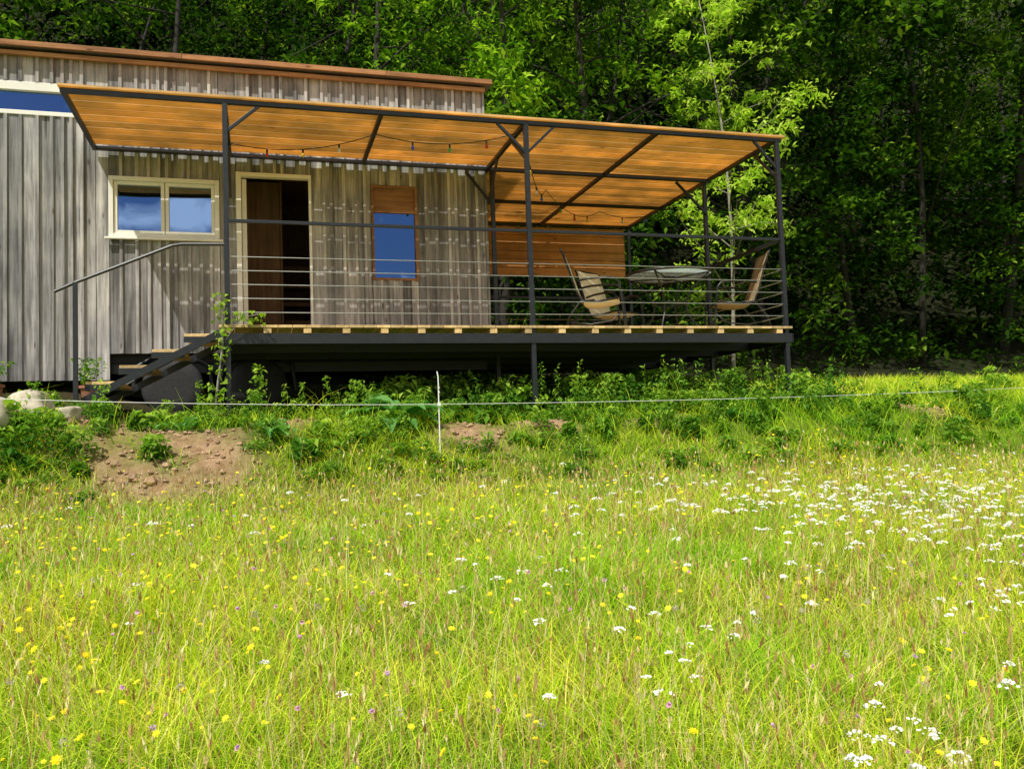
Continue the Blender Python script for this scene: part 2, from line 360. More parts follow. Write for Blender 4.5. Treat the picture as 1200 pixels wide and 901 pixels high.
flowers("yellow_hawkbit_flowers",X,Y,.2,.44,yb,M_yel)
cs=[(3.7,4.9,.5,.3,80),(4.5,4.6,.5,.3,90),(4.0,5.5,.7,.3,60),(5.3,5.3,.6,.4,50),(3.1,4.7,.4,.3,40),(4.0,3.9,.35,.22,45),(3.3,3.2,.25,.14,34),(2.9,2.6,.2,.1,20),(1.9,2.3,.25,.1,12),(1.35,2.1,.3,.12,5),(2.35,2.15,.2,.08,12),(-1.0,5.6,1.1,.6,10),(-1.4,4.4,.5,.4,6),(1.1,4.0,.3,.3,10),(2.3,5.1,.6,.4,30),(3.2,6.4,1.2,.4,14),(5.8,6.6,1.3,.4,16),(.5,2.2,.8,.2,4),(2.5,3.8,.3,.25,14),(0.3,3.0,1.4,.6,9),(1.6,3.3,.2,.15,9)]
XY=np.concatenate([np.stack([rng.normal(c[0],c[2],c[4]),rng.normal(c[1],c[3],c[4])],-1) for c in cs]);XY=XY[(XY[:,1]<7.8)&(XY[:,1]>1.5)]
def wb(t):
    parts=[]
    for c in t:
        kk=rng.integers(9,30);R=rng.uniform(.012,.036);rr=R*np.sqrt(rng.uniform(0,1,kk));an=rng.uniform(0,6.28,kk)
        P=c+np.stack([rr*np.cos(an),rr*np.sin(an)*.9,-.5*rr**2/R+rng.uniform(-.003,.003,kk)],-1)
        parts.append(disc(P,rng.uniform(.003,.0075,kk),upn(kk,.3),rng.uniform(0,1,kk),5,.25))
    return cat(parts)
flowers("white_yarrow_flowers",XY[:,0],XY[:,1],.28,.48,wb,M_whi)
X,Y,r=fan(260,1.8,8,.9);k=Y<7.6;X,Y=X[k],Y[k]
def pb(t):
    m=len(t);return cat([disc(t+np.array([0,0,j*.004]),rng.uniform(.007,.013,m)*(1-.2*j),upn(m,.5),rng.uniform(0,1,m),6,.3) for j in range(3)])
flowers("pink_clover_flowers",X,Y,.2,.38,pb,M_pin)
X,Y,r=fan(90,1.8,7,.9)
def cb(t):
    parts=[]
    for c in t:
        kk=34;d=nrm(rng.normal(0,1,(kk,3)));parts.append(disc(c+d*.013,np.full(kk,.004),d,rng.uniform(0,1,kk),4,.4))
    return cat(parts)
flowers("dandelion_clocks",X,Y,.26,.44,cb,M_clk)
# ---------------------------------------------------------------- leaves utility
def leafcloud(P,size,flat=.5,asp=.5,v=None):
    n=len(P);nm=rng.normal(0,1,(n,3));nm[:,2]=np.abs(nm[:,2])+flat*2
    nm=nrm(nm);d=nrm(np.cross(nm,rng.normal(0,1,(n,3))));s=np.cross(nm,d)
    L=(size*rng.uniform(.5,1.4,n))[:,None]
    dr=np.array([0,0,-.25])
    V=np.stack([P-d*L*.5,P+s*L*asp*.5+nm*L*.06,P+d*L*.5+dr*L,P-s*L*asp*.5+nm*L*.06],1)
    Q=(np.arange(n)*4)[:,None]+np.array([[0,1,2,3]])
    v=rng.uniform(0,1,n) if v is None else v
    return V.reshape(-1,3),Q,np.repeat(v,4)
def clumps(C,R,per,flat=.6):
    k=len(C);d=nrm(rng.normal(0,1,(k,per,3)))*(rng.uniform(0,1,(k,per,1))**.5)
    d[:,:,2]*=flat
    return (C[:,None]+d*np.asarray(R).reshape(-1,1,1)).reshape(-1,3)
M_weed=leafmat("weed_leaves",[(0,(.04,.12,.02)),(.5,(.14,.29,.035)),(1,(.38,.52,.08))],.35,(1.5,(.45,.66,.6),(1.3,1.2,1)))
parts=[]
def plant_at(x,y,h,rad,nl,ls,asp=.45):
    z=float(G(x,y));m=nl
    an=rng.uniform(0,6.28,m);t=rng.uniform(.05,1,m);rr=rad*(.25+.75*rng.uniform(0,1,m))*(1-.45*t)
    P=np.stack([x+rr*np.cos(an),y+rr*np.sin(an),z+h*t],-1)
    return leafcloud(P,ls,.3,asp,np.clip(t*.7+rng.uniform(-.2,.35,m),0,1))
for q in range(650):
    x=random.uniform(-3.6,9.5);y=random.uniform(7.75,9.3)
    if soil(x,y)>.45 and y<8.9: continue
    big=random.random()<.24
    h=random.uniform(.07,.2)*(1.9 if big else 1)*(1.25 if x>3.2 else 1)*(.6 if y<8.2 else 1)
    parts.append(plant_at(x,y,h,random.uniform(.08,.2),random.randint(50,150),random.choice([.025,.035,.05,.075]),random.choice([.25,.45,.7])))
for (x,y,h,rad,nl,ls) in [(-1.75,8.2,.38,.3,420,.06),(-2.1,8.1,.3,.3,300,.06),(-1.45,8.15,.3,.2,200,.05),(-1.35,8.6,.45,.12,110,.05),(2.3,8.75,.3,.2,200,.08),(3.3,8.8,.5,.22,240,.06),(3.7,8.9,.5,.22,240,.06),(4.4,8.9,.45,.3,260,.05),(5.2,9.0,.5,.26,280,.06),(5.9,8.9,.45,.3,300,.05),(6.5,9.0,.4,.3,300,.05),(0.0,8.95,.6,.12,130,.05),(-.5,8.9,.3,.15,120,.05),(.95,8.9,.45,.13,110,.05),(1.2,8.4,.2,.3,300,.05),(.9,8.2,.2,.3,260,.05)]:
    parts.append(plant_at(x,y,h,rad,nl,ls))
for q in range(40):
    x=random.choice([random.uniform(2.9,6.8),random.uniform(-.6,2.6)]);y=random.uniform(8.7,9.1)
    parts.append(plant_at(x,y,random.uniform(.35,.68)*(1 if x>2.8 else .75),random.uniform(.04,.09),60,.05,.3))
for q in range(150):
    x=random.uniform(1.2,6.6);y=random.choice([random.uniform(9.3,10.4),random.uniform(13.0,14.2)])
    parts.append(plant_at(x,y,random.uniform(.2,.5)*(1.6 if y>12 else 1),random.uniform(.15,.35),110,.08))
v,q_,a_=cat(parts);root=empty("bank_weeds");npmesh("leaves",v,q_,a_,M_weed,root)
n=22000;X=rng.uniform(-4,9.6,n);Y=rng.uniform(7.7,9.3,n);k=(rng.uniform(0,1,n)>soil(X,Y)*1.7);X,Y=X[k],Y[k];n=len(X)
w_=blades(np.stack([X,Y,G(X,Y)-.01],-1),rng.uniform(.05,.24,n)*(1+1.3*(rng.uniform(0,1,n)>.93)),rng.uniform(.004,.011,n),rng.uniform(.2,1.1,n))
npmesh("bank_grass",w_[0],w_[1],{"v":w_[2]*.8,"t":w_[3]},M_grass,root)
M_broad=leafmat("broad_leaves",[(0,(.07,.22,.05)),(1,(.18,.38,.1))],.3)
def broadplant(name,x,y,nl,ln,spread):
    z=float(G(x,y));mb=MB()
    for i in range(nl):
        an=random.uniform(0,6.28);el=random.uniform(.35,1.2);L=ln*random.uniform(.7,1.2);w=L*.2
        d=Vector((math.cos(an),math.sin(an),0));s=Vector((-d.y,d.x,0));prev=Vector((x,y,z))+d*random.uniform(0,spread)
        rows=[]
        for k in range(7):
            t=k/6;e=el-1.6*t*t*.8
            if k: prev=prev+(d*math.cos(e)+Vector((0,0,1))*math.sin(e))*L/6
            ww=w*math.sin(math.pi*(.08+.92*t)**.8)*(1 if k>1 else .2)*random.uniform(.85,1.15)+.004
            rows+=[prev-s*ww+Vector((0,0,ww*.35)),prev.copy(),prev+s*ww+Vector((0,0,ww*.35))]
        fs=[]
        for k in range(6):
            b=k*3;fs+=[(b,b+1,b+4,b+3),(b+1,b+2,b+5,b+4)]
        mb.poly(rows,fs,random.random())
    return mb.build(name,M_broad,smooth=False)
broadplant("broadleaf_plant",1.25,8.8,26,.55,.14)
broadplant("broadleaf_plant",.15,8.3,12,.25,.1)
broadplant("broadleaf_plant",-.7,8.85,9,.22,.1)
broadplant("broadleaf_plant",4.8,8.5,10,.25,.1)
def rock(x,y,sx,sy,sz,name="rock"):
    import bmesh
    bm=bmesh.new();bmesh.ops.create_icosphere(bm,subdivisions=3,radius=1)
    sd=random.uniform(0,50)
    for v in bm.verts:
        c=v.co;f=1+.16*math.sin(c.x*3+sd)+.12*math.sin(c.y*4+sd*2)+.1*math.sin(c.z*5+sd)+.04*math.sin(c.x*11+c.y*9+sd)
        c=Vector([math.copysign(abs(q)**.75,q) for q in c])*f;v.co=Vector((c.x*sx,c.y*sy,c.z*sz))
    me=bpy.data.meshes.new("rock");bm.to_mesh(me);bm.free();me.materials.append(M_rock);me.shade_smooth()
    o=bpy.data.objects.new(name,me);COL.objects.link(o);o.location=(x,y,float(G(x,y))+sz*.45);o.rotation_euler=(0,0,random.uniform(0,3));return o
for a in [(-2.2,8.45,.26,.18,.17),(-1.95,8.65,.2,.15,.12),(-2.6,8.6,.27,.2,.18),(-1.65,8.75,.13,.1,.07)]: rock(*a)
M_clod=simple("soil_clods",(.36,.24,.15),.95,0,.4,14,.6,.1)
mb=MB();cnt=0
while cnt<420:
    x=random.uniform(-2.4,8.2);y=random.uniform(7.6,8.9)
    if soil(x,y)<.4: continue
    s=random.uniform(.008,.03)*(1.8 if random.random()<.1 else 1);z=float(G(x,y))
    vs=[];
    for dz,rr in((-.5,.6),(0,1),(.6,.6)):
        for k in range(6): an=k*1.047+random.uniform(-.3,.3);q=rr*random.uniform(.75,1.2);vs.append((x+s*q*math.cos(an),y+s*q*math.sin(an),z+s*(dz+random.uniform(-.15,.15))+s*.3))
    fs=[(i_*6+k,i_*6+(k+1)%6,(i_+1)*6+(k+1)%6,(i_+1)*6+k) for i_ in range(2) for k in range(6)]+[(12,13,14,15,16,17)]
    mb.poly(vs,fs,random.random());cnt+=1
mb.build("soil_clods",M_clod)
# ---------------------------------------------------------------- house
WY=10.95
house=empty("wooden_tiny_house")
HX0,HX1,HY1,ZB,ZT=-5.6,2.86,13.65,-.40,3.34
opens=[(-1.62,-.41,1.24,1.96),(-.22,.66,-.05,2.08),(1.39,1.97,.80,2.0),(-5.2,-1.76,2.62,3.0)]
def cuts(x0,x1,z0,z1):
    if x0>-1.7: z0=-.10
    iv=[(z0,z1)]
    for a,b,c,d in opens:
        if x0<b-.001 and x1>a+.001:
            nv=[]
            for lo,hi in iv:
                if c>lo: nv.append((lo,min(hi,c)))
                if d<hi: nv.append((max(lo,d),hi))
            iv=[(l,h) for l,h in nv if h-l>.01]
    return iv
mb=MB();x=HX0;edges=sorted({o[0] for o in opens}|{o[1] for o in opens}|{HX1})
while x<HX1-.001:
    w=random.choice([.09,.11,.13,.15,.17]);nx_=min(x+w,HX1)
    for e in edges:
        if x+.001<e<nx_+.03: nx_=e;break
    a=random.random();dp=random.choice([.0,.0,.012])
    for lo,hi in cuts(x,nx_,ZB,ZT): mb.box(x+.003,nx_-.003,WY-.022-dp,WY,lo,hi,a)
    if not any(abs(nx_-e)<.03 for e in edges):
        a=random.random()
        for lo,hi in cuts(nx_-.02,nx_+.02,ZB+.0,ZT): mb.box(nx_-.018,nx_+.018,WY-.055,WY-.036,lo+.002,hi-.002,a)
    x=nx_
mb.box(HX1-.0,HX1+.03,WY-.045,WY+.02,-.1,ZT,.4)
mb.build("front_siding",M_siding,house,bevel=.002)
mb=MB();y=WY+.03
while y<HY1:
    w=random.uniform(.1,.17);mb.box(HX1,HX1+.022,y,min(y+w,HY1)-.005,-.1,ZT+.15);mb.box(HX1+.0225,HX1+.045,y-.02,y+.018,-.1,ZT+.15);y+=w
mb.build("side_siding",M_siding,house)
mb=MB()
xs=sorted({HX0,HX1,-1.7}|{o[0] for o in opens}|{o[1] for o in opens})
for x0,x1 in zip(xs,xs[1:]):
    for lo,hi in cuts(x0+.0015,x1,ZB,ZT): mb.box(x0,x1-.001,WY+.001,WY+.05,lo,hi)
mb.box(HX0,HX1-.001,HY1-.05,HY1,-.2,ZT+.4);mb.box(HX0-.05,HX0-.001,WY,HY1,ZB,ZT);mb.box(HX1-.05,HX1-.002,WY+.051,HY1-.051,-.1,ZT)
mb.box(HX0,HX1-.06,WY+.051,HY1-.051,-.2,-.09)
mb.build("wall_structure",M_dark,house)
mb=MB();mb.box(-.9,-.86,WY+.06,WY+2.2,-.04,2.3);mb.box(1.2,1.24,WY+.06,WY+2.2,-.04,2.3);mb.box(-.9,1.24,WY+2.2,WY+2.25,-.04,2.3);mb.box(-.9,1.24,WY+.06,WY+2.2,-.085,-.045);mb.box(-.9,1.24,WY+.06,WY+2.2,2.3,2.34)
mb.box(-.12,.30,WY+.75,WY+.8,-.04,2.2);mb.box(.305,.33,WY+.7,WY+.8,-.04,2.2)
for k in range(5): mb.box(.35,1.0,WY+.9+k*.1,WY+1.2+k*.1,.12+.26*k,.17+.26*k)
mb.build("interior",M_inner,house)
mb=MB();mb.poly([(HX0-.1,WY-.14,3.36),(HX1+.12,WY-.14,3.36),(HX1+.12,HY1+.1,3.72),(HX0-.1,HY1+.1,3.72),(HX0-.1,WY-.14,3.41),(HX1+.12,WY-.14,3.41),(HX1+.12,HY1+.1,3.77),(HX0-.1,HY1+.1,3.77)],[(3,2,1,0),(4,5,6,7),(0,1,5,4),(1,2,6,5),(2,3,7,6),(3,0,4,7)])
mb.build("roof_sheet",M_roof,house)
mb=MB();x=HX0
while x<HX1+.1:
    x2=min(x+2.4,HX1+.12);mb.box(x,x2-.004,WY-.17,WY-.143,3.365,3.425);x=x2
mb.build("fascia",M_fascia,house,bevel=.003)
mb=MB();mb.box(HX0,HX1+.03,WY-.10,WY-.06,3.29,3.335);mb.build("eave_batten",M_fascia,house)
def frame(mb,x0,x1,z0,z1,t,y0,y1):
    mb.box(x0,x0+t,y0,y1,z0,z1);mb.box(x1-t,x1,y0,y1,z0,z1);mb.box(x0+t,x1-t,y0,y1,z1-t,z1);mb.box(x0+t,x1-t,y0,y1,z0,z0+t)
mb=MB();frame(mb,-1.62,-.41,1.24,1.96,.05,WY-.07,WY+.01)
for a,b_ in((-1.568,-1.019),(-1.011,-.462)): frame(mb,a,b_,1.292,1.908,.04,WY-.045,WY+.02)
mb.box(-1.66,-.37,WY-.11,WY-.071,1.215,1.24)
mb.build("casement_window_frame",M_cream,house,bevel=.004)
mb=MB();mb.box(-1.53,-1.06,WY-.01,WY-.004,1.33,1.87);mb.box(-.975,-.5,WY-.01,WY-.004,1.33,1.87)
mb.box(1.42,1.94,WY+.004,WY+.01,.84,1.66);mb.box(-5.15,-1.95,WY-.0,WY+.006,2.67,2.9)
mb.build("window_glass",M_glass,house)
mb=MB();mb.box(-5.2,-1.76,WY-.05,WY+.02,2.9,3.0);mb.box(-5.2,-1.95,WY-.05,WY+.02,2.62,2.67);mb.box(-1.95,-1.76,WY-.05,WY+.02,2.62,2.899)
mb.build("high_window_frame",M_cream,house,bevel=.004)
mb=MB();frame(mb,1.39,1.97,.80,2.0,.03,WY-.05,WY+.02);mb.box(1.42,1.94,WY-.02,WY+.012,1.66,1.97)
mb.build("narrow_window_frame",M_blind,house,bevel=.003)
mb=MB();mb.box(-.22,-.16,WY-.06,WY+.03,-.05,2.08);mb.box(-.16,.66,WY-.06,WY+.03,2.03,2.08);mb.box(.63,.66,WY-.06,WY+.03,-.05,2.03)
mb.box(-.155,-.10,WY+.031,WY+.075,-.0,2.02)
mb.build("door_frame",M_cream,house,bevel=.004)
mb=MB()
mb.box(HX0,HX1,WY+.1,WY+.2,-.32,-.201);mb.box(HX0,HX1,HY1-.2,HY1-.1,-.32,-.201)
for x in(-.95,.0): 
    mb.tube([(x-.44,WY+.02,-.55),(x-.40,WY+.02,-.25),(x-.2,WY+.02,-.12),(x+.2,WY+.02,-.12),(x+.40,WY+.02,-.25),(x+.44,WY+.02,-.55)],.025)
mb.build("trailer_chassis",M_steel,house)
mb=MB()
for x in(-.95,.0):
    for yy in(WY-.08,HY1-.4): mb.lathe([(.2,0),(.31,.0),(.34,.03),(.345,.1),(.34,.17),(.31,.2),(.2,.2)],(x,yy,-.50),28,'y')
mb.build("trailer_tyres",M_rubber,house,smooth=True)
mb=MB()
for x in(-.95,.0):
    for yy in(WY-.08,HY1-.4): mb.lathe([(.03,.03),(.05,.03),(.06,.05),(.16,.045),(.19,.01),(.2,.0),(.2,.18),(.05,.18)],(x,yy,-.50),20,'y')
mb.build("trailer_rims",M_rim,house)
# ---------------------------------------------------------------- deck & pergola
deck=empty("covered_deck_pergola")
FY=9.16;PX=[-.28,2.89,6.06];BY=13.6;H=2.24
mb=MB()
def post(x,y,z0,z1,w=.05): mb.box(x-w/2,x+w/2,y-w/2,y+w/2,z0,z1)
for x in PX: post(x,FY,float(G(x,FY))-.2,H)
for x,y in((6.06,10.95),(6.06,BY),(2.95,10.86),(2.97,BY-.05)): post(x,y,float(G(x,y))-.2,H)
mb.box(-.34,6.12,FY-.035,FY-.027,-.19,-.083);mb.box(-.34,6.12,FY-.0265,FY+.03,-.19,-.182);mb.box(-.34,6.12,FY-.0265,FY+.03,-.091,-.083)
mb.box(6.13,6.138,FY-.03,BY,-.19,-.083);mb.box(-.35,-.342,FY-.03,WY-.1,-.19,-.083)
for y in(10.1,10.85,11.8,12.8,BY-.05): mb.box(-.33 if y<10.9 else 2.95,6.12,y,y+.05,-.185,-.09)
mb.box(-1.78,6.12,FY-.025,FY+.025,H,H+.045)
mb.box(-1.78,2.93,WY-.12,WY-.07,H,H+.045)
mb.box(2.931,6.12,WY-.12,WY-.07,H,H+.045)
mb.box(2.93,6.12,12.3,12.35,H,H+.045);mb.box(2.93,6.12,BY-.03,BY+.02,H,H+.045)
for x in(-1.755,-.28,1.3): mb.box(x-.022,x+.022,FY+.026,WY-.121,H,H+.043)
for x in(2.89,4.5,6.06): mb.box(x-.022,x+.022,FY+.026,BY-.04,H+.002 if x>3 else H,H+.046)
def br(p,q,w=.03): mb.obox(p,q,w,w)
br((-.28,FY,1.95),(.05,FY,H));br((-.28,FY,1.75),(-.28,FY+.5,H))
br((2.89,FY,1.92),(3.22,FY,H));br((2.89,FY,1.92),(2.56,FY,H));br((2.89,FY,1.85),(2.89,FY+.55,H))
br((6.06,FY,1.9),(5.75,FY,H));br((6.06,FY,1.8),(6.06,FY+.5,H))
br((6.06,10.9,1.8),(5.6,10.9,H));br((-.28,WY-.1,1.75),(-.28,WY-.55,H));br((2.6,WY-.1,H-.02),(2.9,WY-.1,1.85))
br((2.89,WY-.1,1.8),(2.89,WY-.6,H))
mb.box(-.28,6.06,FY-.018,FY+.018,1.035,1.067);mb.box(6.04,6.08,FY+.026,BY,1.03,1.07)
mb.box(2.99,6.04,BY-.02,BY+.02,1.03,1.07)
mb.build("steel_frame",M_steel,deck,bevel=.002)
mb=MB()
for z in(.13,.27,.41,.55,.69):
    mb.tube([(-.255,FY,z),(2.865,FY,z)],.0042,6);mb.tube([(2.915,FY,z),(6.035,FY,z)],.0042,6)
    mb.tube([(6.06,FY+.03,z),(6.06,10.92,z)],.0042,6);mb.tube([(6.06,10.98,z),(6.06,BY,z)],.0042,6);mb.tube([(3,BY,z),(6.03,BY,z)],.0042,6)
mb.build("rail_cables",M_galv,deck)
mb=MB();x=-.36
while x<6.12:
    mb.box(x,min(x+.135,6.15),FY-.05,(WY-.07 if x<2.8 else BY+.02),-.027,random.uniform(-.002,.001));x+=.141
mb.build("deck_boards",M_deckw,deck,bevel=.002)
mb=MB();x=-.33
while x<6.1:
    mb.box(x,x+.075,FY-.043,(WY-.1 if x<2.8 else BY-.05),-.082,-.028);x+=.39
mb.build("joists",M_deckw,deck)
mb=MB()
y=FY-.05
while y<BY+.05:
    xa=-1.8 if y+.1<WY-.05 else 2.96
    xb=6.16
    sp=[xa]+([1.3+random.choice([-1.58,0])] if xa<0 else [])+[random.choice([2.89,4.5])]+[xb]
    sp=sorted(set(sp))
    for a,b_ in zip(sp,sp[1:]): 
        if b_-a>.1: mb.box(a+.003,b_-.003,y,y+.172+random.uniform(-.005,.003),H+.05+random.uniform(0,.002),H+.075)
    y+=.19
mb.build("roof_slats",M_larch,deck,bevel=.0015)
mb=MB();z=1.42
while z<H-.03:
    mb.box(2.99,6.0,BY+.03,BY+.055,z,z+.128);z+=.136
mb.box(3.9,3.95,BY+.056,BY+.1,1.4,H-.0);mb.box(5.2,5.25,BY+.056,BY+.1,1.4,H)
mb.build("screen_boards",M_screen,deck,bevel=.002)
def sag(p,q,s,n=12): 
    p=Vector(p);q=Vector(q);return [p.lerp(q,i/n)-Vector((0,0,s*4*(i/n)*(1-i/n))) for i in range(n+1)]
mb=MB();bulbs=[]
runs=[((-.25,10.3,H-.02),(1.3,9.7,H-.02),.12),((1.3,9.7,H-.02),(2.9,9.3,H-.02),.13),((2.9,9.3,H-.02),(3.9,11.5,H-.02),.3),((3.9,11.5,H-.02),(5.1,12.5,H-.02),.2),((5.1,12.5,H-.02),(6.05,11.2,H-.02),.22)]
for p,q,s in runs:
    pts=sag(p,q,s);mb.tube(pts,.005,6);bulbs+= [pts[3],pts[6],pts[9]]
for b_ in bulbs: mb.tube([b_,b_-Vector((0,0,.04))],.011,8)
mb.build("light_string_wire",M_steel,deck)
cols=[("red_bulb",(.6,.05,.03)),("yellow_bulb",(.7,.5,.05)),("clear_bulb",(.7,.7,.65)),("blue_bulb",(.05,.1,.5)),("green_bulb",(.05,.4,.1))]
mats=[simple(n_,c,.15,0,.02,3,0) for n_,c in cols]
for k in range(5):
    bb=MB()
    for b_ in bulbs[k::5]: bb.lathe([(.006,0),(.013,-.01),(.02,-.028),(.017,-.044),(.006,-.052)],(b_.x,b_.y,b_.z-.04),10)
    bb.build(cols[k][0],mats[k],deck,smooth=True)
# ---------------------------------------------------------------- stairs
st=empty("deck_stairs")
mb=MB()
for y in(9.3,10.25): mb.obox((-.36,y,-.06),(-1.62,y,-.72),.025,.07)
mb.box(-1.69,-1.65,9.22,9.26,float(G(-1.67,9.2))-.1,.42)
mb.tube([(-1.85,9.24,.33),(-1.67,9.24,.42),(-.8,9.24,.80),(-.7,9.24,.82),(-.3,9.20,.82)],.017,8)
mb.tube([(-1.45,10.25,-.55),(-.36,10.25,.05)],.012,6)
for k in range(4):
    t=(k+.5)/4;xx=-.40-t*1.2;zz=-.045-t*.62;mb.box(xx-.155,xx+.155,9.315,9.325,zz-.03,zz+.03)
mb.build("stringers_and_handrail",M_steel,st)
mb=MB()
for k in range(4):
    t=(k+.5)/4;xx=-.40-t*1.2;zz=-.02-t*.62;mb.box(xx-.15,xx+.15,9.33,10.22,zz,zz+.035)
mb.build("treads",M_deckw,st,bevel=.003)
# ---------------------------------------------------------------- electric fence
fn=empty("electric_fence")
mb=MB();pz=float(G(1.6,8.05))
mb.tube([(1.6,8.05,pz-.1),(1.6,8.05,-.62),(1.59,8.05,-.57)],.006,8);mb.box(1.585,1.615,8.03,8.045,-.89,-.86);mb.tube([(1.6,8.0,-.72),(1.6,8.05,-.75),(1.6,8.0,-.77)],.004,6)
zr=float(G(12,8.9));mb.tube([(12,8.9,zr-.1),(12,8.9,-.5)],.008,8);zl=float(G(-4.5,8.4));mb.tube([(-4.5,8.4,zl-.1),(-4.5,8.4,-.4)],.008,8)
mb.build("fence_posts",M_white,fn)
mb=MB();mb.tube(sag((-4.5,8.4,-.55),(1.6,8.04,-.875),.06)[:-1]+sag((1.6,8.04,-.875),(12,8.9,-.72),.06),.0028,6);mb.build("fence_wire",M_white,fn)
# ---------------------------------------------------------------- furniture
def chair(loc,rot,sling):
    e=empty("garden_chair",loc);e.rotation_euler=(0,0,rot)
    mb=MB()
    for s in(-.27,.27):
        mb.tube([(.30,s,.0),(.29,s,.2),(.27,s,.42),(.25,s,.58),(.20,s,.64),(.1,s,.655),(-.12,s,.65),(-.25,s,.63)],.014)
        mb.tube([(.22,s*.93,.40),(0,s*.93,.375),(-.2,s*.93,.385),(-.27,s*.93,.52),(-.34,s*.93,.75),(-.42,s*.93,1.0),(-.44,s*.93,1.03)],.013)
        mb.tube([(-.42,s,.0),(-.36,s,.2),(-.22,s,.38),(-.05,s,.385)],.013)
        mb.tube([(.285,s,.25),(.15,s,.13),(-.1,s,.1),(-.38,s,.14)],.009)
    mb.tube([(.22,-.25,.40),(.22,.25,.40)],.012);mb.tube([(-.44,-.25,1.03),(-.44,.25,1.03)],.013);mb.tube([(-.1,-.27,.1),(-.1,.27,.1)],.009);mb.tube([(-.2,-.25,.375),(-.2,.25,.375)],.01)
    mb.build("frame",M_bronze,e,smooth=True)
    prof=[(.235,.405),(.15,.385),(.05,.365),(-.08,.36),(-.17,.372),(-.215,.41),(-.24,.48),(-.29,.62),(-.335,.76),(-.38,.9),(-.43,1.035)]
    mb=MB();vs=[];m=len(prof)
    for off in(0,.008):
        for x,z in prof:
            for j in range(5):
                y=-.245+.49*j/4;vs.append((x-off*.7,y,z-off*.7-.02*math.sin(math.pi*j/4)))
    fs=[]
    for o_ in(0,m*5):
        for i_ in range(m-1):
            for j in range(4): b=o_+i_*5+j;fs.append((b,b+1,b+6,b+5))
    for i_ in range(m-1):
        for j in(0,4): b=i_*5+j;fs.append((b,b+5,b+5+m*5,b+m*5))
    mb.poly(vs,fs);mb.build("sling_seat_and_back",sling,e,smooth=True)
    return e
chair((4.02,9.95,.001),math.radians(-26),M_sling)
chair((5.85,10.0,.001),math.radians(165),M_sling2)
chair((4.62,10.95,.001),math.radians(-60),M_sling)
tb=empty("round_glass_table",(5.0,10.05,.001))
mb=MB();ring=lambda r,z,n=40:[(r*math.cos(6.2832*i/n),r*math.sin(6.2832*i/n),z) for i in range(n)]
mb.tube(ring(.54,.765),.018,8,closed=True);mb.tube(ring(.2,.40),.011,6,closed=True);mb.tube(ring(.07,.72),.02,6,closed=True)
for k in range(4):
    an=math.pi/4+k*math.pi/2;c,s_=math.cos(an),math.sin(an)
    mb.tube([(r*c,r*s_,z) for r,z in((.52,.75),(.42,.68),(.28,.55),(.2,.40),(.23,.25),(.33,.1),(.42,.0))],.013)
    mb.tube([(.05*c,.05*s_,.72),(.52*c,.52*s_,.75)],.009)
mb.build("table_frame",M_bronze,tb,smooth=True)
mb=MB();mb.lathe([(.03,.760),(.53,.760),(.53,.768),(.03,.768)],n=48);mb.build("glass_top",M_tglass,tb)
# ---------------------------------------------------------------- potted plants + vine
def potplant(x,y,z,h):
    e=empty("potted_plant",(x,y,z))
    mb=MB();mb.lathe([(.07,0),(.10,.16),(.115,.16),(.115,.19),(.095,.19),(.09,.17)],n=18);mb.build("pot",M_pot,e,smooth=False)
    n=170;t=rng.uniform(0,1,n);an=rng.uniform(0,6.28,n);rr=.14*rng.uniform(.2,1,n)*(.5+t)
    v,q,a=leafcloud(np.stack([rr*np.cos(an),rr*np.sin(an),.18+h*t],-1),.055);npmesh("leaves",v,q,a,M_weed,e)
potplant(-2.55,9.9,float(G(-2.55,9.9)),.25);potplant(-1.72,10.3,float(G(-1.72,10.3)),.3)
vine=empty("climbing_vine");mb=MB()
pp=[(-.42,9.02,-1.0),(-.38,9.05,-.6),(-.33,9.1,-.2),(-.33,9.1,.1),(-.34,9.1,.3)];mb.tube(pp,[.012,.01,.008,.006,.003]);mb.tube([(-.3,9.1,-.15),(-.15,9.05,.06),(.03,9.05,.1)],.005);mb.build("stem",M_barkL,vine)
P=np.concatenate([np.array(Vector(a).lerp(Vector(b),t))[None]+rng.normal(0,.05*sc_,(int(22*sc_),3)) for (a,b,sc_) in zip(pp,pp[1:],(1.3,1.1,.9,.7)) for t in(.3,.8)]+[np.array([-.16+.08*k,9.05,.06])[None]+rng.normal(0,.04,(17,3)) for k in range(3)])
M_vine=leafmat("vine_leaves",[(0,(.14,.28,.03)),(1,(.38,.52,.06))],.4)
v,q,a=leafcloud(P,.055,.2,.7);npmesh("leaves",v,q,a,M_vine,vine)
# ---------------------------------------------------------------- forest
def branchy(mb,base,h,r,lean,nl=6,crown0=.45,spread=2.,n=8,wv=.25):
    pts=[];p=Vector(base);k=7
    wx,wy=random.uniform(0,6),random.uniform(0,6)
    for i in range(k+1):
        t=i/k;pts.append(p+Vector((lean[0]*t*h+wv*math.sin(3*t+wx)*t,lean[1]*t*h+wv*math.sin(3*t+wy)*t,h*t)))
    mb.tube(pts,[r*(1-.8*i/k) for i in range(k+1)],n)
    ends=[]
    for i in range(nl):
        t=crown0+(1-crown0)*(i+.3)/nl;f=t*k;j=min(int(f),k-1);a=pts[j].lerp(pts[j+1],f-j);an=random.uniform(0,6.28);L=spread*(1.15-t)*random.uniform(.8,1.4)+.4
        d=Vector((math.cos(an),math.sin(an),random.uniform(.25,.8)));m=a+d*L*.5;e=a+d*L+Vector((0,0,-.1*L));rr=r*(1-.8*t)*.5
        mb.tube([a,m,e],[rr,rr*.6,rr*.2],5);ends+=[m,e]
    return ends+[pts[-1]]
forest=empty("forest_trees");tr=MB();C=[];Rr=[]
pos=[]
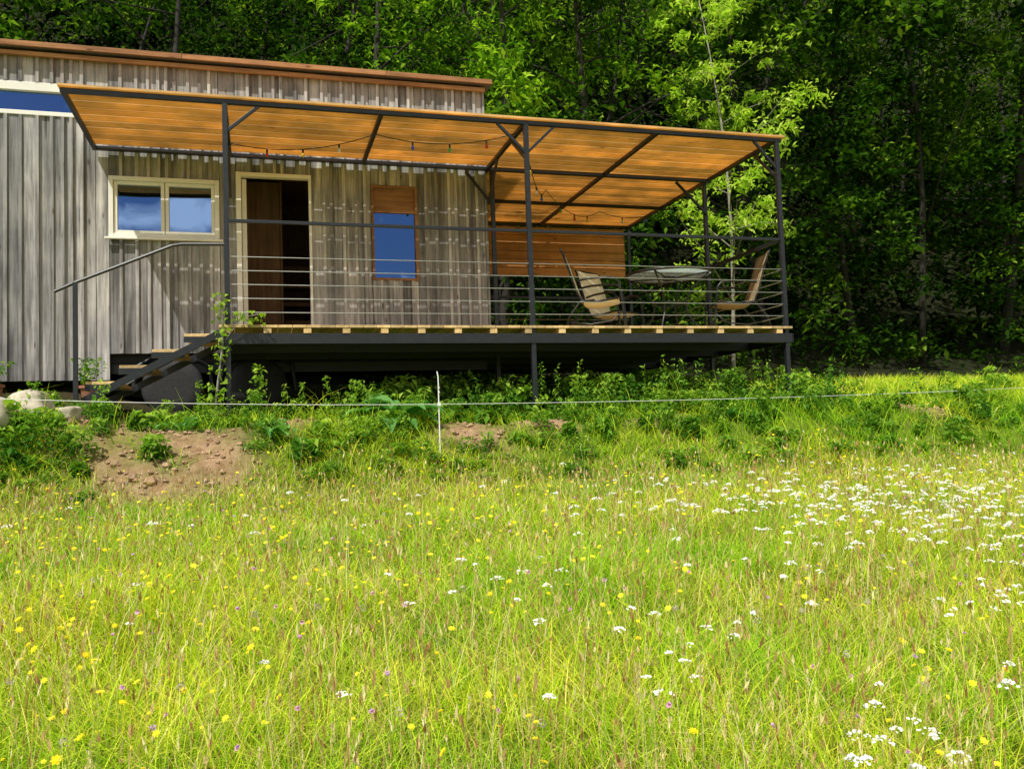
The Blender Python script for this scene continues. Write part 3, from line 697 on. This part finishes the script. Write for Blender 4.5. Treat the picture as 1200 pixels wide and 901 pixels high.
for i in range(52):
    for _ in range(20):
        x=random.uniform(-12,27);y=random.uniform(17,31)
        if all((x-a)**2+(y-b)**2>5 for a,b in pos): break
    pos.append((x,y))
pos+=[(9.9,15.4),(12.3,16.0),(13.3,15.2),(16.0,15.8),(18.2,15.2),(20.8,15.4)]
for x,y in pos:
    z=float(G(x,y));h=random.uniform(9,13);near=y<16.2
    lean=(random.uniform(-.2,.2),random.uniform(-.12,.02) if not near else -.1)
    ends=branchy(tr,(x,y,z-.2),h,random.uniform(.06,.12),lean,8,.2,3.2,wv=.7)
    for e in ends:
        for _ in range(3):
            c=np.array(e)+rng.normal(0,.9,3)*[1,1,.8]
            C.append(c);Rr.append(random.uniform(.4,.9))
for q in range(430):
    x=random.uniform(8.4,24);y=random.uniform(13.8,16.2)
    C.append(np.array([x,y,random.uniform(2.2,9.5)]));Rr.append(random.uniform(.3,.8))
for q in range(230):
    x=random.uniform(3.2,24);y=random.uniform(14.4,17)
    C.append(np.array([x,y,random.uniform(-.3,3.2)]));Rr.append(random.uniform(.35,.8))
for q in range(300):  # unseen overhang leaf clumps, added above the view to shade the forest edge
    x=random.uniform(7.,26);y=random.uniform(11.2,15.5)
    C.append(np.array([x,y,random.uniform(8.0,10.0)+.25*(16-y)]));Rr.append(random.uniform(.7,1.2))
tr.build("trunks_and_limbs",M_bark,forest,smooth=True)
C=np.array(C);Rr=np.array(Rr)
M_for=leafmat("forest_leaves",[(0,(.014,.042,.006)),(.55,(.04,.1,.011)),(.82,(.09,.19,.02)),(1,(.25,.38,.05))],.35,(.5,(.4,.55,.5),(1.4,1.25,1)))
PER=74
P=clumps(C,Rr,PER);tv=np.repeat(rng.uniform(-.3,.32,len(C)),PER)
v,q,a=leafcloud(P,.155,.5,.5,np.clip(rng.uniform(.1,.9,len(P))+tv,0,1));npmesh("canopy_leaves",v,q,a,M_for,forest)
n=1300;X=rng.uniform(-15,32,n);Y=rng.uniform(16.2,42,n);Zc=G(X,Y)+rng.uniform(0,1.,n)**2*np.where(Y>18,5.5,1.6)
under=empty("forest_undergrowth")
P=clumps(np.stack([X,Y,Zc],-1),rng.uniform(.6,1.4,n),62)
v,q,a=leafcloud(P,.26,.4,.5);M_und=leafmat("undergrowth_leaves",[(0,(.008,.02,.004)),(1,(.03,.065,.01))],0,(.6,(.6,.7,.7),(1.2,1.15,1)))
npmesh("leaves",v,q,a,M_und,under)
M_ch=leafmat("chestnut_leaves",[(0,(.04,.12,.012)),(.5,(.15,.31,.02)),(1,(.4,.58,.06))],.42,(.7,(.35,.5,.45),(1.4,1.3,1)))
def tree(name,x,y,h,r,spread,nl,c0,per,ls,mat,bark,extra=3,rad=(.3,.6),lean=(0,0),asp=.32,sd=.5):
    e=empty(name);mb=MB();z=float(G(x,y));ends=branchy(mb,(x,y,z-.15),h,r,lean,nl,c0,spread)
    mb.build("trunk_and_limbs",bark,e,smooth=True)
    C=np.array([np.array(q)+rng.normal(0,sd,3)*[1,1,.7] for q in ends for _ in range(extra)]);P=clumps(C,rng.uniform(rad[0],rad[1],len(C)),per,.7)
    v,q,a=leafcloud(P,ls,.35,asp);npmesh("leaves",v,q,a,mat,e)
tree("chestnut_tree",4.4,15.6,8.5,.12,2.2,10,.42,66,.17,M_ch,M_bark)
tree("chestnut_tree",6.3,15.8,9.0,.12,2.4,11,.38,66,.17,M_ch,M_bark)
tree("chestnut_tree",2.2,16.6,9.0,.12,2.0,8,.55,55,.17,M_ch,M_bark)
tree("chestnut_tree",-5.0,15.4,9.5,.12,1.8,8,.55,45,.16,M_ch,M_bark)
M_sap=leafmat("sapling_leaves",[(0,(.22,.4,.03)),(.6,(.44,.6,.07)),(1,(.62,.72,.18))],.45)
tree("young_ash_tree",7.75,13.3,7.2,.04,1.35,18,.22,40,.12,M_sap,M_barkL,3,(.12,.34),(-.01,0),.34,.24)
# ---------------------------------------------------------------- light, world, camera
sun_dir=Vector((-.46,-.48,1.0)).normalized()
el=math.asin(sun_dir.z);az=math.atan2(sun_dir.x,sun_dir.y)
L_=bpy.data.lights.new("sun","SUN");L_.energy=5;L_.angle=math.radians(.5);L_.color=(1,.96,.88)
lo=bpy.data.objects.new("sun",L_);COL.objects.link(lo);lo.rotation_euler=sun_dir.to_track_quat('Z','Y').to_euler()
W_=bpy.data.worlds.new("World");S.world=W_;W_.use_nodes=True;N=W_.node_tree.nodes;L=W_.node_tree.links;bg=N["Background"]
sk=N.new("ShaderNodeTexSky");sk.sky_type='NISHITA';sk.sun_disc=False;sk.sun_elevation=el;sk.sun_rotation=az
tc=N.new("ShaderNodeTexCoord");no=N.new("ShaderNodeTexNoise");no.inputs["Scale"].default_value=12;no.inputs["Detail"].default_value=6
L.new(tc.outputs["Generated"],no.inputs["Vector"])
rp=N.new("ShaderNodeValToRGB");rp.color_ramp.elements[0].position=.48;rp.color_ramp.elements[1].position=.6;L.new(no.outputs[0],rp.inputs[0])
mx=N.new("ShaderNodeMix");mx.data_type='RGBA';L.new(rp.outputs[0],mx.inputs[0]);L.new(sk.outputs[0],mx.inputs[6]);mx.inputs[7].default_value=(22,20,17,1)
L.new(mx.outputs[2],bg.inputs[0]);bg.inputs[1].default_value=.08
cam=bpy.data.cameras.new("camera");co=bpy.data.objects.new("camera",cam);COL.objects.link(co);S.camera=co
yaw,pit,rol=YAW,math.radians(3.37),math.radians(-1.95)
F=Vector((math.sin(yaw)*math.cos(pit),math.cos(yaw)*math.cos(pit),math.sin(pit)));Rt=Vector((math.cos(yaw),-math.sin(yaw),0));U=Rt.cross(F)
R2=math.cos(rol)*Rt+math.sin(rol)*U;U2=-math.sin(rol)*Rt+math.cos(rol)*U
M=Matrix((R2,U2,-F)).transposed().to_4x4();M.translation=Vector((0,.11,-1.19));co.matrix_world=M
cam.sensor_width=36;cam.lens=1024/1200*36;cam.clip_end=3000;cam.clip_start=.05
S.view_settings.view_transform='Standard';S.view_settings.look='None';S.view_settings.exposure=0
